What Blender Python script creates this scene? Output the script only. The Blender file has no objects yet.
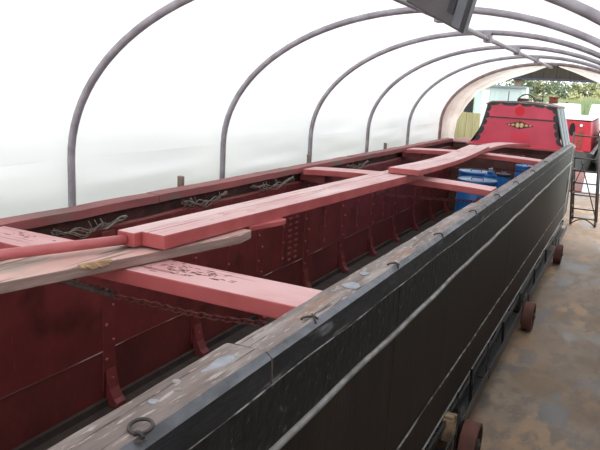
import bpy, math, random
from mathutils import Vector, Matrix
random.seed(7)
S = bpy.context.scene
COL = S.collection
# ------------------------------------------------------------------ camera, sky, exposure
a = Vector((332, 121, -649.94)).normalized()            # the boat's long axis (+Y) seen from the camera
b = -Vector((-1350, 213, -649.94)).normalized()         # across the boat (+X)
c = b.cross(a)
R = Matrix((b, a, c))                                   # rows: world axes in camera space
cam = bpy.data.cameras.new('camera'); co = bpy.data.objects.new('camera', cam); COL.objects.link(co)
cam.sensor_width = 36; cam.lens = 38.997; cam.clip_start = 0.05; cam.clip_end = 500
co.matrix_world = Matrix.Translation((0, 0, 2.65)) @ R.to_4x4()
S.camera = co
S.view_settings.view_transform = 'Standard'
S.view_settings.look = 'None'
S.view_settings.gamma = 1
S.view_settings.use_curve_mapping = False
S.view_settings.exposure = 0.78
W = bpy.data.worlds.new('overcast'); S.world = W; W.use_nodes = True
nt = W.node_tree; nt.nodes.clear()
tc = nt.nodes.new('ShaderNodeTexCoord'); sp = nt.nodes.new('ShaderNodeSeparateXYZ')
rp = nt.nodes.new('ShaderNodeValToRGB'); bg = nt.nodes.new('ShaderNodeBackground'); ou = nt.nodes.new('ShaderNodeOutputWorld')
nt.links.new(tc.outputs['Generated'], sp.inputs[0]); nt.links.new(sp.outputs['Z'], rp.inputs[0])
nt.links.new(rp.outputs[0], bg.inputs[0]); nt.links.new(bg.outputs[0], ou.inputs[0])
rp.color_ramp.elements[0].position = 0.0; rp.color_ramp.elements[0].color = (0.86, 0.90, 0.93, 1)
rp.color_ramp.elements[1].position = 0.9; rp.color_ramp.elements[1].color = (0.98, 0.99, 1.0, 1)
bg.inputs[1].default_value = 1.9

# ------------------------------------------------------------------ materials
MATS = {}
def mat(name, col, col2=None, rough=.6, scale=6, stretch=(1, 1, 1), lo=.35, hi=.65, bump=0, bscale=None, metal=0, spec=.5, detail=6, third=None, tscale=2, tlo=.55, thi=.7):
    m = bpy.data.materials.new(name); m.use_nodes = True
    t = m.node_tree; N = t.nodes; L = t.links
    p = N['Principled BSDF']
    p.inputs['Roughness'].default_value = rough; p.inputs['Metallic'].default_value = metal
    p.inputs['Specular IOR Level'].default_value = spec
    tc = N.new('ShaderNodeTexCoord'); mp = N.new('ShaderNodeMapping'); mp.inputs['Scale'].default_value = stretch
    L.new(tc.outputs['Object'], mp.inputs[0])
    if col2 is None: p.inputs['Base Color'].default_value = (*col, 1)
    else:
        n = N.new('ShaderNodeTexNoise'); n.inputs['Scale'].default_value = scale; n.inputs['Detail'].default_value = detail
        L.new(mp.outputs[0], n.inputs['Vector'])
        r = N.new('ShaderNodeValToRGB'); r.color_ramp.elements[0].position = lo; r.color_ramp.elements[1].position = hi
        r.color_ramp.elements[0].color = (*col, 1); r.color_ramp.elements[1].color = (*col2, 1)
        L.new(n.outputs['Fac'], r.inputs[0]); out = r.outputs[0]
        if third:
            n2 = N.new('ShaderNodeTexNoise'); n2.inputs['Scale'].default_value = tscale; n2.inputs['Detail'].default_value = 8
            L.new(mp.outputs[0], n2.inputs['Vector'])
            r2 = N.new('ShaderNodeValToRGB'); r2.color_ramp.elements[0].position = tlo; r2.color_ramp.elements[1].position = thi
            r2.color_ramp.elements[0].color = (0, 0, 0, 1); r2.color_ramp.elements[1].color = (1, 1, 1, 1)
            L.new(n2.outputs['Fac'], r2.inputs[0])
            mx = N.new('ShaderNodeMixRGB'); L.new(r2.outputs[0], mx.inputs[0]); L.new(out, mx.inputs[1]); mx.inputs[2].default_value = (*third, 1)
            out = mx.outputs[0]
        L.new(out, p.inputs['Base Color'])
    if bump:
        n3 = N.new('ShaderNodeTexNoise'); n3.inputs['Scale'].default_value = bscale or scale * 3; n3.inputs['Detail'].default_value = 5
        L.new(mp.outputs[0], n3.inputs['Vector'])
        bm_ = N.new('ShaderNodeBump'); bm_.inputs['Strength'].default_value = bump; bm_.inputs['Distance'].default_value = .01
        L.new(n3.outputs['Fac'], bm_.inputs['Height']); L.new(bm_.outputs[0], p.inputs['Normal'])
    MATS[name] = m
    return m
def cracks(m, col, sx, sy, scale, lo, hi):
    t = m.node_tree; N = t.nodes; L = t.links; p = N['Principled BSDF']; src = p.inputs['Base Color'].links[0].from_socket
    tc = N.new('ShaderNodeTexCoord'); mp = N.new('ShaderNodeMapping'); mp.inputs['Scale'].default_value = (sx, sy, 1)
    n = N.new('ShaderNodeTexNoise'); n.inputs['Scale'].default_value = scale; n.inputs['Detail'].default_value = 3
    L.new(tc.outputs['Object'], mp.inputs[0]); L.new(mp.outputs[0], n.inputs['Vector'])
    r = N.new('ShaderNodeValToRGB'); e = r.color_ramp.elements; e[0].position = lo; e[0].color = (0, 0, 0, 1); e[1].position = hi; e[1].color = (1, 1, 1, 1)
    L.new(n.outputs['Fac'], r.inputs[0]); mx = N.new('ShaderNodeMixRGB'); L.new(r.outputs[0], mx.inputs[0]); L.new(src, mx.inputs[1]); mx.inputs[2].default_value = (*col, 1)
    L.new(mx.outputs[0], p.inputs['Base Color'])
def sheet_mat(name, col, dirt):
    m = bpy.data.materials.new(name); m.use_nodes = True
    t = m.node_tree; N = t.nodes; L = t.links; N.remove(N['Principled BSDF'])
    o = N['Material Output']; d = N.new('ShaderNodeBsdfDiffuse'); tr = N.new('ShaderNodeBsdfTranslucent'); g = N.new('ShaderNodeBsdfGlossy')
    mx = N.new('ShaderNodeMixShader'); m2 = N.new('ShaderNodeMixShader')
    tc = N.new('ShaderNodeTexCoord'); mp = N.new('ShaderNodeMapping'); mp.inputs['Scale'].default_value = (1, .6, 2.2)
    n = N.new('ShaderNodeTexNoise'); n.inputs['Scale'].default_value = .9; n.inputs['Detail'].default_value = 7
    r = N.new('ShaderNodeValToRGB'); r.color_ramp.elements[0].position = .42; r.color_ramp.elements[1].position = .68
    r.color_ramp.elements[0].color = (*col, 1); r.color_ramp.elements[1].color = (*dirt, 1)
    L.new(tc.outputs['Object'], mp.inputs[0]); L.new(mp.outputs[0], n.inputs['Vector']); L.new(n.outputs['Fac'], r.inputs[0])
    L.new(r.outputs[0], d.inputs[0]); L.new(r.outputs[0], tr.inputs[0])
    g.inputs['Roughness'].default_value = .35
    mx.inputs[0].default_value = .52; L.new(d.outputs[0], mx.inputs[1]); L.new(tr.outputs[0], mx.inputs[2])
    m2.inputs[0].default_value = .03; L.new(mx.outputs[0], m2.inputs[1]); L.new(g.outputs[0], m2.inputs[2])
    L.new(m2.outputs[0], o.inputs[0]); MATS[name] = m
    return m
sheet = sheet_mat('white_polythene', (.80, .80, .805), (.73, .74, .75))
curtain_m = sheet_mat('stained_polythene', (.80, .76, .71), (.58, .52, .46))
steel_tube = mat('galvanised_tube', (.40, .37, .40), (.28, .25, .28), rough=.5, scale=9, metal=.3)
rusty_tube = mat('browned_tube', (.20, .13, .12), (.30, .24, .24), rough=.6, scale=7)
red_plate = mat('oxide_red_plate', (.135, .022, .022), (.18, .030, .030), rough=.42, scale=3.2, bump=.35, bscale=16, third=(.10, .014, .014), tscale=2.0, tlo=.5, thi=.75)
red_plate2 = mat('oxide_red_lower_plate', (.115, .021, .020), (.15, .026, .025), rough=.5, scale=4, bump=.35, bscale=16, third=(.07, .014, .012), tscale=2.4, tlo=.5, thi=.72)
red_strap = mat('oxide_red_strap', (.135, .021, .021), (.18, .029, .029), rough=.5, scale=8, bump=.15)
rivet_m = mat('rivet_red', (.30, .07, .075), (.24, .04, .045), rough=.35, scale=20)
red_face = mat('red_painted_timber', (.46, .105, .105), (.36, .07, .07), rough=.45, scale=5, stretch=(1, 1, 1), bump=.1, bscale=30)
red_top = mat('faded_sheen_timber_top', (.66, .47, .465), (.56, .31, .31), rough=.5, scale=3.5, stretch=(1, .35, 1), lo=.38, hi=.66, bump=.12, bscale=30, third=(.36, .16, .15), tscale=9, tlo=.66, thi=.72)  # faded paint, with grazing gloss on the tops put into the colour
beam_top = mat('faded_sheen_beam_top', (.62, .36, .36), (.54, .25, .25), rough=.5, scale=4, stretch=(.6, 1.4, 1), lo=.38, hi=.66, bump=.12, bscale=30, third=(.16, .05, .045), tscale=7, tlo=.66, thi=.70)  # faded beam tops, their sheen also painted into the pale pink
red_lip = mat('worn_red_lip', (.30, .085, .085), (.20, .052, .052), rough=.55, scale=4, stretch=(1, .4, 1), bump=.3, third=(.16, .10, .085), tscale=5, tlo=.55, thi=.68)
dark_recess = mat('dark_recess_board', (.035, .018, .014), (.09, .03, .025), rough=.85, scale=9, bump=.6, bscale=25)  # very dark brown mottle for the board under the lip
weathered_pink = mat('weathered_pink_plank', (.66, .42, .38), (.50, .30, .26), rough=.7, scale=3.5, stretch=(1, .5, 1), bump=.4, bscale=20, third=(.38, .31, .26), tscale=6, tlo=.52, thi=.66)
weathered_edge = mat('weathered_grey_plank_edge', (.22, .15, .13), (.36, .24, .21), rough=.8, scale=5, stretch=(1, .4, 3), bump=.5, bscale=20, third=(.30, .10, .09), tscale=3, tlo=.55, thi=.65)
raw_wood = mat('raw_split_wood', (.42, .27, .13), (.28, .16, .09), rough=.8, scale=20, bump=.8)
pole_m = mat('red_gloss_pole', (.50, .14, .145), (.42, .10, .10), rough=.38, scale=6)
gun_top = mat('weathered_gunwale_top', (.21, .165, .15), (.13, .094, .082), rough=.62, scale=9, stretch=(2.6, .5, 1), bump=1, bscale=20, third=(.31, .265, .245), tscale=5, tlo=.50, thi=.66)
gun_top2 = mat('weathered_gunwale_top_far', (.16, .125, .115), (.095, .07, .063), rough=.6, scale=10, stretch=(2.2, .5, 1), bump=1, bscale=20, third=(.22, .18, .17), tscale=2.6, tlo=.5, thi=.68)
cracks(gun_top, (.05, .03, .024), 9, .35, 7, .62, .66)
cracks(gun_top, (.24, .12, .07), 3, .5, 3, .60, .68)
cracks(gun_top2, (.04, .028, .024), 9, .35, 7, .62, .66)
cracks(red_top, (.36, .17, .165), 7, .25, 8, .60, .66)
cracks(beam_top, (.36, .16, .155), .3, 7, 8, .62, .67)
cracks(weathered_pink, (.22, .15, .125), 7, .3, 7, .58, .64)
cracks(gun_top, (.36, .31, .29), 20, 2.5, 5, .60, .66)
cracks(gun_top2, (.26, .21, .20), 20, 2.5, 5, .60, .66)
cracks(red_plate, (.075, .014, .013), 5, 1.2, 3, .55, .68)
cracks(red_plate, (.24, .05, .05), 14, 14, 2, .70, .75)
tar = mat('black_tar_glints', (.012, .011, .011), (.020, .019, .017), rough=.50, spec=.28, scale=12, bump=.55, bscale=22, third=(.10, .10, .095), tscale=30, tlo=.62, thi=.70)  # pale specks are tar glints put into the colour
tar_low = mat('brown_black_tar', (.021, .016, .013), (.030, .023, .018), rough=.55, spec=.22, scale=5, stretch=(1, 2, .5), bump=.25, bscale=40, third=(.040, .031, .025), tscale=3, tlo=.55, thi=.75)
tar_edge = mat('blackened_timber_edge', (.018, .018, .020), (.030, .029, .031), rough=.5, spec=.35, scale=10, stretch=(1, .4, 2), bump=.8, bscale=16, third=(.17, .17, .18), tscale=8, tlo=.62, thi=.72)
strake_m = mat('worn_grey_iron_strip', (.32, .305, .30), (.15, .14, .135), rough=.42, scale=14, stretch=(1, .6, 1), bump=.4)
thin_line_m = mat('scraped_light_seam', (.30, .29, .28), (.03, .028, .026), rough=.5, scale=14, stretch=(1, .8, 1), lo=.40, hi=.56)
pale_end = mat('flaking_pale_paint', (.32, .31, .30), (.05, .05, .05), rough=.6, scale=5, stretch=(1, 1, .5), lo=.45, hi=.6)
hold_floor_m = mat('dark_hold_floor', (.028, .02, .017), (.05, .034, .028), rough=.8, scale=5, bump=.5)  # very dark brown mottled base for the hold floor
iron = mat('dark_iron', (.035, .03, .03), (.065, .05, .045), rough=.5, scale=20, metal=.3)
iron_black = mat('black_iron', (.018, .018, .02), (.035, .034, .036), rough=.4, scale=12, bump=.3, third=(.10, .095, .09), tscale=14, tlo=.66, thi=.74)
rusty_link = mat('rusty_red_link', (.22, .05, .045), (.11, .03, .026), rough=.6, scale=15)
rope_m = mat('frayed_rope', (.27, .24, .20), (.11, .09, .075), rough=.9, scale=40)
dark_rope = mat('dirty_dark_rope', (.075, .05, .045), (.13, .08, .07), rough=.9, scale=40)
wheel_red = mat('rusty_red_wheel', (.20, .075, .06), (.12, .05, .04), rough=.7, scale=8, bump=.2)
tyre = mat('dark_wheel_side', (.03, .025, .024), (.06, .04, .035), rough=.7, scale=12)
yellow_block = mat('pale_timber_chock', (.42, .30, .18), (.20, .13, .09), rough=.8, scale=9, lo=.42, hi=.58)
blue_drum = mat('blue_plastic', (.015, .13, .42), (.02, .17, .50), rough=.32, scale=4)
blue_lid = mat('pale_blue_lid', (.20, .36, .56), (.38, .50, .62), rough=.3, scale=9)
brown_lid = mat('dusty_brown_lid', (.16, .09, .08), (.25, .20, .18), rough=.5, scale=12)
box_brown = mat('dark_stained_wood', (.07, .022, .016), (.11, .04, .028), rough=.6, scale=6)
cabin_red = mat('cabin_pink_red', (.74, .085, .14), (.64, .065, .11), rough=.35, scale=3)
bright_red = mat('bright_red_disc', (.70, .012, .03), rough=.4)
black_paint = mat('black_scallop_paint', (.03, .03, .034), (.06, .06, .06), rough=.45, scale=12)
gold = mat('gold_paint', (.62, .42, .12), (.70, .55, .30), rough=.45, scale=30)
cream = mat('cream_paint', (.72, .66, .50), rough=.5)
cabin_side_m = mat('pale_grey_side_paint', (.15, .17, .18), (.10, .12, .13), rough=.35, scale=5)
blue_grey = mat('slate_blue_stripe', (.10, .17, .22), rough=.4)
white_paint = mat('white_paint', (.78, .80, .80), (.70, .72, .73), rough=.4, scale=3)
roof_m = mat('weathered_buff_roof', (.28, .19, .17), (.18, .11, .10), rough=.6, scale=5)
rust_brown = mat('rust_brown', (.26, .065, .045), (.17, .04, .03), rough=.7, scale=10)
lamp_m = mat('brown_black_lamp_metal', (.055, .045, .050), (.085, .07, .075), rough=.45, scale=5)
lamp_dark = mat('lamp_rim_black', (.012, .011, .014), rough=.4)
lamp_glass = mat('grey_lamp_glass', (.12, .12, .14), rough=.15)
fence_m = mat('mossy_yellow_timber', (.40, .36, .19), (.30, .27, .14), rough=.8, scale=4, stretch=(3, 3, .4), bump=.3)
black_post = mat('blackened_post', (.015, .016, .022), rough=.7)
porta_m = mat('pale_green_cabin_panel', (.55, .66, .65), (.48, .58, .58), rough=.5, scale=2, stretch=(1, 1, .3))
porta_trim = mat('grey_cabin_trim', (.18, .22, .25), rough=.5)
shed_dark = mat('dark_shed_boards', (.018, .013, .008), (.034, .025, .016), rough=.8, scale=3, stretch=(4, 4, .5))
shed_beam = mat('navy_steel_beam', (.03, .03, .055), rough=.6)
brick_m = mat('brown_post_masonry', (.26, .20, .16), (.17, .12, .10), rough=.8, scale=9)
added_boarding = mat('added_dark_boarding', (.05, .04, .034), (.08, .065, .052), rough=.8, scale=4, stretch=(3, 3, .4))
scratch_m = mat('scraped_red_seam', (.10, .022, .022), (.42, .33, .31), rough=.5, scale=2.2, lo=.52, hi=.60)
bevel_m = mat('worn_blue_grey_edge', (.13, .137, .16), (.045, .048, .055), rough=.45, scale=9, stretch=(1, .5, 1), bump=.6, lo=.42, hi=.62)
splash_m = mat('pale_blue_grey_splash', (.30, .32, .36), (.22, .22, .24), rough=.6, scale=20)
faint_red = mat('slightly_brighter_red', (.78, .055, .095), rough=.4)
boat_red = mat('moored_boat_red', (.50, .03, .05), (.42, .025, .04), rough=.4, scale=3)
leaf_a = mat('grey_green_leaves', (.21, .25, .15), (.16, .20, .13), rough=.7, scale=.6)  # leaf colours lightened, distance haze put into them
leaf_b = mat('yellow_green_leaves', (.42, .42, .19), (.34, .36, .18), rough=.7, scale=.6)
leaf_c = mat('olive_leaves', (.33, .33, .17), (.26, .28, .16), rough=.7, scale=.6)
reed_m = mat('green_reeds', (.20, .30, .16), (.32, .37, .18), rough=.7, scale=.8)
reed_y = mat('straw_reeds', (.46, .42, .22), (.33, .35, .17), rough=.7, scale=.8)
grass_m = mat('rough_grass', (.17, .22, .08), (.26, .27, .12), rough=.9, scale=.5, bump=.5)
bark = mat('bark', (.10, .08, .06), rough=.9)
hull_black = mat('boat_hull_black', (.03, .03, .032), (.06, .055, .05), rough=.4, scale=4)
pale_hull = mat('pale_cream_hull', (.55, .53, .48), (.44, .43, .40), rough=.35, scale=3)
blue_glass = mat('blue_tinted_window', (.20, .28, .42), rough=.08, spec=.8)
dark_glass = mat('dark_window', (.02, .02, .025), rough=.08)
floor_m = mat('stained_concrete', (.42, .30, .21), (.29, .22, .17), rough=.55, scale=1.5, stretch=(1.6, .7, 1), bump=.15, bscale=12, third=(.50, .30, .155), tscale=1.1, tlo=.46, thi=.64)
# puddle-like dark stains, scuffs and wet sheen on the floor
def floor_extra(m):
    t = m.node_tree; N = t.nodes; L = t.links; p = N['Principled BSDF']
    src = p.inputs['Base Color'].links[0].from_socket
    tc = N.new('ShaderNodeTexCoord')
    def layer(src, scale, lo, hi, col, det=3, sx=1, sy=1, amt=1):
        mp = N.new('ShaderNodeMapping'); mp.inputs['Scale'].default_value = (sx, sy, 1); L.new(tc.outputs['Object'], mp.inputs[0])
        n = N.new('ShaderNodeTexNoise'); n.inputs['Scale'].default_value = scale; n.inputs['Detail'].default_value = det; L.new(mp.outputs[0], n.inputs['Vector'])
        r = N.new('ShaderNodeValToRGB'); r.color_ramp.elements[0].position = lo; r.color_ramp.elements[1].position = hi
        r.color_ramp.elements[0].color = (0, 0, 0, 1); r.color_ramp.elements[1].color = (amt, amt, amt, 1); L.new(n.outputs['Fac'], r.inputs[0])
        mx = N.new('ShaderNodeMixRGB'); L.new(r.outputs[0], mx.inputs[0]); L.new(src, mx.inputs[1]); mx.inputs[2].default_value = (*col, 1)
        return mx.outputs[0], r.outputs[0]
    src, _ = layer(src, 5, .48, .60, (.20, .16, .135), 8, 1.4, .7, .75)
    src, _ = layer(src, 26, .56, .66, (.46, .36, .27), 5, 1, 1, .45)
    src, _ = layer(src, 1.1, .50, .62, (.24, .15, .085), 8, 1.2, 1, .7)
    s1, f1 = layer(src, 2.0, .55, .62, (.125, .115, .115), 7, 1.2, .6, .85)
    s2, f2 = layer(s1, 14, .68, .74, (.30, .26, .22), 4, .5, 1.6, .6)
    s3, f3 = layer(s2, .5, .45, .6, (.31, .21, .14), 2, 1, 1, .6)
    L.new(s3, p.inputs['Base Color'])
    mr = N.new('ShaderNodeMapRange'); L.new(f1, mr.inputs[0]); mr.inputs[3].default_value = .58; mr.inputs[4].default_value = .38
    L.new(mr.outputs[0], p.inputs['Roughness'])
floor_extra(floor_m)
water_m = mat('still_water', (.03, .035, .03), rough=.03, bump=.04, scale=3, bscale=1.5, spec=.9)
# ------------------------------------------------------------------ mesh helpers
class MB:
    def __init__(s): s.v = []; s.f = []; s.mi = []
    def add(s, vs, fs, mi=0):
        o = len(s.v); s.v += [tuple(v) for v in vs]; s.f += [tuple(i + o for i in f) for f in fs]; s.mi += [mi] * len(fs); return s
    def hexa(s, p, mi=0, top=None, sides=None):
        """p: 4 bottom corners ccw then 4 top corners"""
        o = len(s.v); s.v += [tuple(q) for q in p]
        F = [(3, 2, 1, 0), (4, 5, 6, 7), (0, 1, 5, 4), (1, 2, 6, 5), (2, 3, 7, 6), (3, 0, 4, 7)]
        s.f += [tuple(i + o for i in f) for f in F]
        s.mi += [mi, top if top is not None else mi] + ([mi] * 4 if sides is None else list(sides)); return s
    def box(s, x0, x1, y0, y1, z0, z1, **k):
        return s.hexa([(x0, y0, z0), (x1, y0, z0), (x1, y1, z0), (x0, y1, z0), (x0, y0, z1), (x1, y0, z1), (x1, y1, z1), (x0, y1, z1)], **k)
    def beam(s, p0, p1, w, h, up=(0, 0, 1)):
        p0 = Vector(p0); p1 = Vector(p1); d = (p1 - p0).normalized(); x = d.cross(Vector(up))
        if x.length < 1e-4: x = Vector((1, 0, 0))
        x.normalize(); z = x.cross(d)
        c = [-x * w / 2 - z * h / 2, x * w / 2 - z * h / 2, x * w / 2 + z * h / 2, -x * w / 2 + z * h / 2]
        q = [p0 + k for k in c] + [p1 + k for k in c]
        return s.add(q, [(0, 1, 2, 3), (7, 6, 5, 4), (4, 5, 1, 0), (5, 6, 2, 1), (6, 7, 3, 2), (7, 4, 0, 3)])
    def tube(s, pts, r, n=8, closed=False, cap=True):
        pts = [Vector(p) for p in pts]; m = len(pts); rings = []; ref = None
        for i, p in enumerate(pts):
            if closed: d = pts[(i + 1) % m] - pts[i - 1]
            else: d = pts[min(i + 1, m - 1)] - pts[max(i - 1, 0)]
            d.normalize()
            if ref is None:
                ref = Vector((0, 0, 1)) if abs(d.z) < .9 else Vector((0, 1, 0))
            x = d.cross(ref).normalized(); ref = x.cross(d).normalized()
            rr = r[i] if isinstance(r, (list, tuple)) else r
            rings.append([p + (x * math.cos(2 * math.pi * k / n) + ref * math.sin(2 * math.pi * k / n)) * rr for k in range(n)])
        vs = [v for g in rings for v in g]; fs = []
        for i in range(m if closed else m - 1):
            j = (i + 1) % m
            for k in range(n): fs.append((i * n + k, j * n + k, j * n + (k + 1) % n, i * n + (k + 1) % n))
        if cap and not closed: fs += [tuple(range(n - 1, -1, -1)), tuple((m - 1) * n + k for k in range(n))]
        return s.add(vs, [f[::-1] for f in fs])
    def lathe(s, prof, cen, axis='z', n=24, mi=0, mif=None):
        cen = Vector(cen); vs = []; fs = []; m = len(prof)
        for r, h in prof:
            for k in range(n):
                t = 2 * math.pi * k / n; cx, sx = r * math.cos(t), r * math.sin(t)
                vs.append(cen + (Vector((cx, sx, h)) if axis == 'z' else Vector((h, cx, sx)) if axis == 'x' else Vector((sx, h, cx))))
        o = len(s.v); s.v += [tuple(v) for v in vs]
        for i in range(m - 1):
            for k in range(n):
                s.f.append((o + i * n + k, o + i * n + (k + 1) % n, o + (i + 1) * n + (k + 1) % n, o + (i + 1) * n + k)); s.mi.append(mif(i) if mif else mi)
        return s
    def prism(s, poly, y0, y1, axis='y'):
        """poly of (u,v): axis y -> (x,z); axis x -> (y,z); axis z -> (x,y)"""
        def P(u, v, w): return (u, w, v) if axis == 'y' else (w, u, v) if axis == 'x' else (u, v, w)
        n = len(poly); vs = [P(u, v, y0) for u, v in poly] + [P(u, v, y1) for u, v in poly]
        fs = [tuple(range(n)), tuple(range(2 * n - 1, n - 1, -1))] + [(i, n + i, n + (i + 1) % n, (i + 1) % n) for i in range(n)]
        return s.add(vs, fs)
    def grid(s, fn, us, vs_):
        o = len(s.v); nu, nv = len(us), len(vs_)
        for u in us:
            for v in vs_: s.v.append(tuple(fn(u, v)))
        for i in range(nu - 1):
            for j in range(nv - 1):
                s.f.append((o + i * nv + j, o + (i + 1) * nv + j, o + (i + 1) * nv + j + 1, o + i * nv + j + 1)); s.mi.append(0)
        return s
WL = {}
def mesh_from(mb, name, origin, mats, smooth, recalc=True):
    me = bpy.data.meshes.new(name)
    me.from_pydata([(v[0] - origin[0], v[1] - origin[1], v[2] - origin[2]) for v in mb.v], [], mb.f)
    for m in (mats if isinstance(mats, (list, tuple)) else [mats]): me.materials.append(m)
    me.polygons.foreach_set('material_index', mb.mi)
    if recalc:
        import bmesh
        bm = bmesh.new(); bm.from_mesh(me); bmesh.ops.recalc_face_normals(bm, faces=bm.faces); bm.to_mesh(me); bm.free()
    if smooth:
        me.polygons.foreach_set('use_smooth', [True] * len(me.polygons))
        if smooth == 'auto': me.set_sharp_from_angle(angle=math.radians(38))
    me.update(); return me
def props(o, label=None, cat=None, group=None, kind=None):
    if label: o['label'] = label
    if cat: o['category'] = cat
    if group: o['group'] = group
    if kind: o['kind'] = kind
    return o
def thing(name, loc, label, cat, group=None, kind=None):
    o = bpy.data.objects.new(name, None); COL.objects.link(o); o.location = loc; o.empty_display_size = .1; WL[o] = Vector(loc)
    return props(o, label, cat, group, kind)
def part(name, mb, m, parent=None, smooth=False, bevel=0, label=None, cat=None, group=None, kind=None, origin=None, recalc=True):
    if parent is not None: w = WL[parent]
    elif origin is not None: w = Vector(origin)
    else:
        xs, ys, zs = zip(*mb.v); w = Vector(((min(xs) + max(xs)) / 2, (min(ys) + max(ys)) / 2, min(zs)))
    o = bpy.data.objects.new(name, mesh_from(mb, name, w, m, smooth, recalc)); COL.objects.link(o); WL[o] = w
    if parent is not None: o.parent = parent
    else: o.location = w
    if bevel:
        bv = o.modifiers.new('bevel', 'BEVEL'); bv.width = bevel; bv.segments = 2; bv.limit_method = 'ANGLE'
    return props(o, label, cat, group, kind)
def shared(name, me, parent, loc, rot=None, **k):
    """a repeat that shares mesh data, at a world place"""
    o = bpy.data.objects.new(name, me); COL.objects.link(o); o.parent = parent; o.location = Vector(loc) - WL[parent]
    if rot: o.rotation_euler = rot
    WL[o] = Vector(loc); return props(o, **k)
def ring_pts(cx, cy, cz, rx, ry, n, plane='xy'):
    return [(cx + rx * math.cos(2 * math.pi * i / n), cy + ry * math.sin(2 * math.pi * i / n), cz) for i in range(n)]
def lin(a, b, n): return [a + (b - a) * i / (n - 1) for i in range(n)]

# ------------------------------------------------------------------ ground, water, dock floor
part('ground', MB().grid(lambda u, v: (u, v, -.07 + 2.15 * max(0, min(1, (-3.75 - u) / .5)) * max(0, min(1, (15 - v) / 2)) + .05 * math.sin(u * .7) * math.sin(v * .5)), [-60, -40, -25, -15, -10, -7, -5.5, -5, -4.7, -4.5, -4.25, -4.1, -4.0, -3.9, -3.75, -3.6], [-40, -20, -10, -6, -3, 0, 3, 6, 9, 11, 12, 13, 14, 15, 18, 22, 30, 44]), grass_m, kind='structure', origin=(0, 0, 0))  # left rise is an unseen bank added to dim the lower sheet
part('ground', MB().grid(lambda u, v: (u, v, .02), lin(1.6, 60, 12), lin(-40, 20.5, 12)), grass_m, kind='structure', origin=(0, 0, 0))
part('floor', MB().box(-3.9, 1.8, -6, 20.7, -.5, 0), floor_m, kind='structure', origin=(0, 0, 0))
part('water', MB().box(-3.9, 60, 20.65, 54, -.9, -.4), water_m, kind='structure', origin=(0, 0, 0))
def bank(u, v):
    k = min(max((v - 48) / 4, 0), 1)
    return (u, v, -.6 + 1.1 * k * k * (3 - 2 * k) + .05 * math.sin(u * .8 + v * .3))
part('ground', MB().grid(bank, lin(-30, 60, 40), lin(44, 220, 60)), grass_m, kind='structure', origin=(0, 0, 0), smooth=True)

# ------------------------------------------------------------------ the polythene tunnel
HX, CX, ZS, RZ, RR = 1.93, -1.4, 2.08, 1.20, .026
def arch(t, off=0):
    return (CX - (HX + off) * math.cos(t), ZS + (RZ + off) * math.sin(t))
HY = [-2.4, -.5, 1.35, 3.24, 5.1, 6.97, 8.87, 10.8, 12.9]
frame = thing('tunnel_frame', (CX, 5, 0), 'grey steel hoop frame of the polythene tunnel arching over the whole boat', 'frame')
for i, y in enumerate(HY):
    pts = [(CX - HX, y, .01)] + [(CX - HX, y, z) for z in (.7, 1.4)] + [(*(lambda q: (q[0], y, q[1]))(arch(t)),) for t in lin(0, math.pi, 49)] + [(CX + HX, y, z) for z in (1.4, .7, .01)]
    part('hoop', MB().tube(pts, RR if i < 8 else .03, 10), rusty_tube if i == 8 else steel_tube, frame, smooth=True, label='brown stained end hoop beside the opening' if i == 8 else None)
    if i == 8: continue
    cl = MB().box(CX - .035, CX + .035, y - .055, y + .055, ZS + RZ - .10, ZS + RZ + .012)
    part('purlin_clamp', cl, steel_tube, frame, bevel=.006)
part('purlin', MB().tube([(CX, -2.6, ZS + RZ - .062), (CX, 12.9, ZS + RZ - .062)], .024, 10), steel_tube, frame, smooth=True)
def wrinkle(y, z, s=1):
    # creases along the sheet, strongest low down between the hoops
    k = max(0, min(1, (2.35 - z) / .8))
    ph = 0
    for q in range(len(HY) - 1):
        if HY[q] <= y <= HY[q + 1]: ph = (y - HY[q]) / (HY[q + 1] - HY[q])
    bul = math.sin(math.pi * ph)
    return bul * (.03 * math.sin(z * 19 + y * .9) + .012 * math.sin(z * 37 - y * 1.7 + 1)) * k + bul * .01 * math.sin(y * 2.1 + z * 5)
ysh = lin(-2.7, 13.2, 240)
part('wall_left', MB().grid(lambda y, z: (CX - HX - .035 - wrinkle(y, z), y, z), ysh, lin(0.0, ZS, 60)), sheet, kind='structure', origin=(0, 0, 0), smooth=True)
def cei(y, t):
    x, z = arch(t, .035); w = wrinkle(y, z) * .8
    return (x - w * math.cos(t), y, z + w * math.sin(t))
part('ceiling', MB().grid(cei, ysh, lin(0, math.pi, 90)), sheet, kind='structure', origin=(0, 0, 0), smooth=True)
part('unseen_wall_right', MB().grid(lambda y, z: (CX + HX + .035 + wrinkle(y, z), y, z), ysh, lin(1.35, ZS, 24)), sheet, kind='structure', origin=(0, 0, 0), smooth=True)
wr = thing('unseen_wall_right', (.6, 5, 0), None, None, kind='structure')  # unseen boards added so the black hull reflects a dark side
for k in range(39):
    part('board', MB().box(.60, .63, -2.6 + k * .4, -2.6 + k * .4 + .394, 0, 2.3), added_boarding, wr)
part('added_backing', MB().box(.632, .66, -2.6, 13.0, 0, 2.3), added_boarding, wr)
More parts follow.
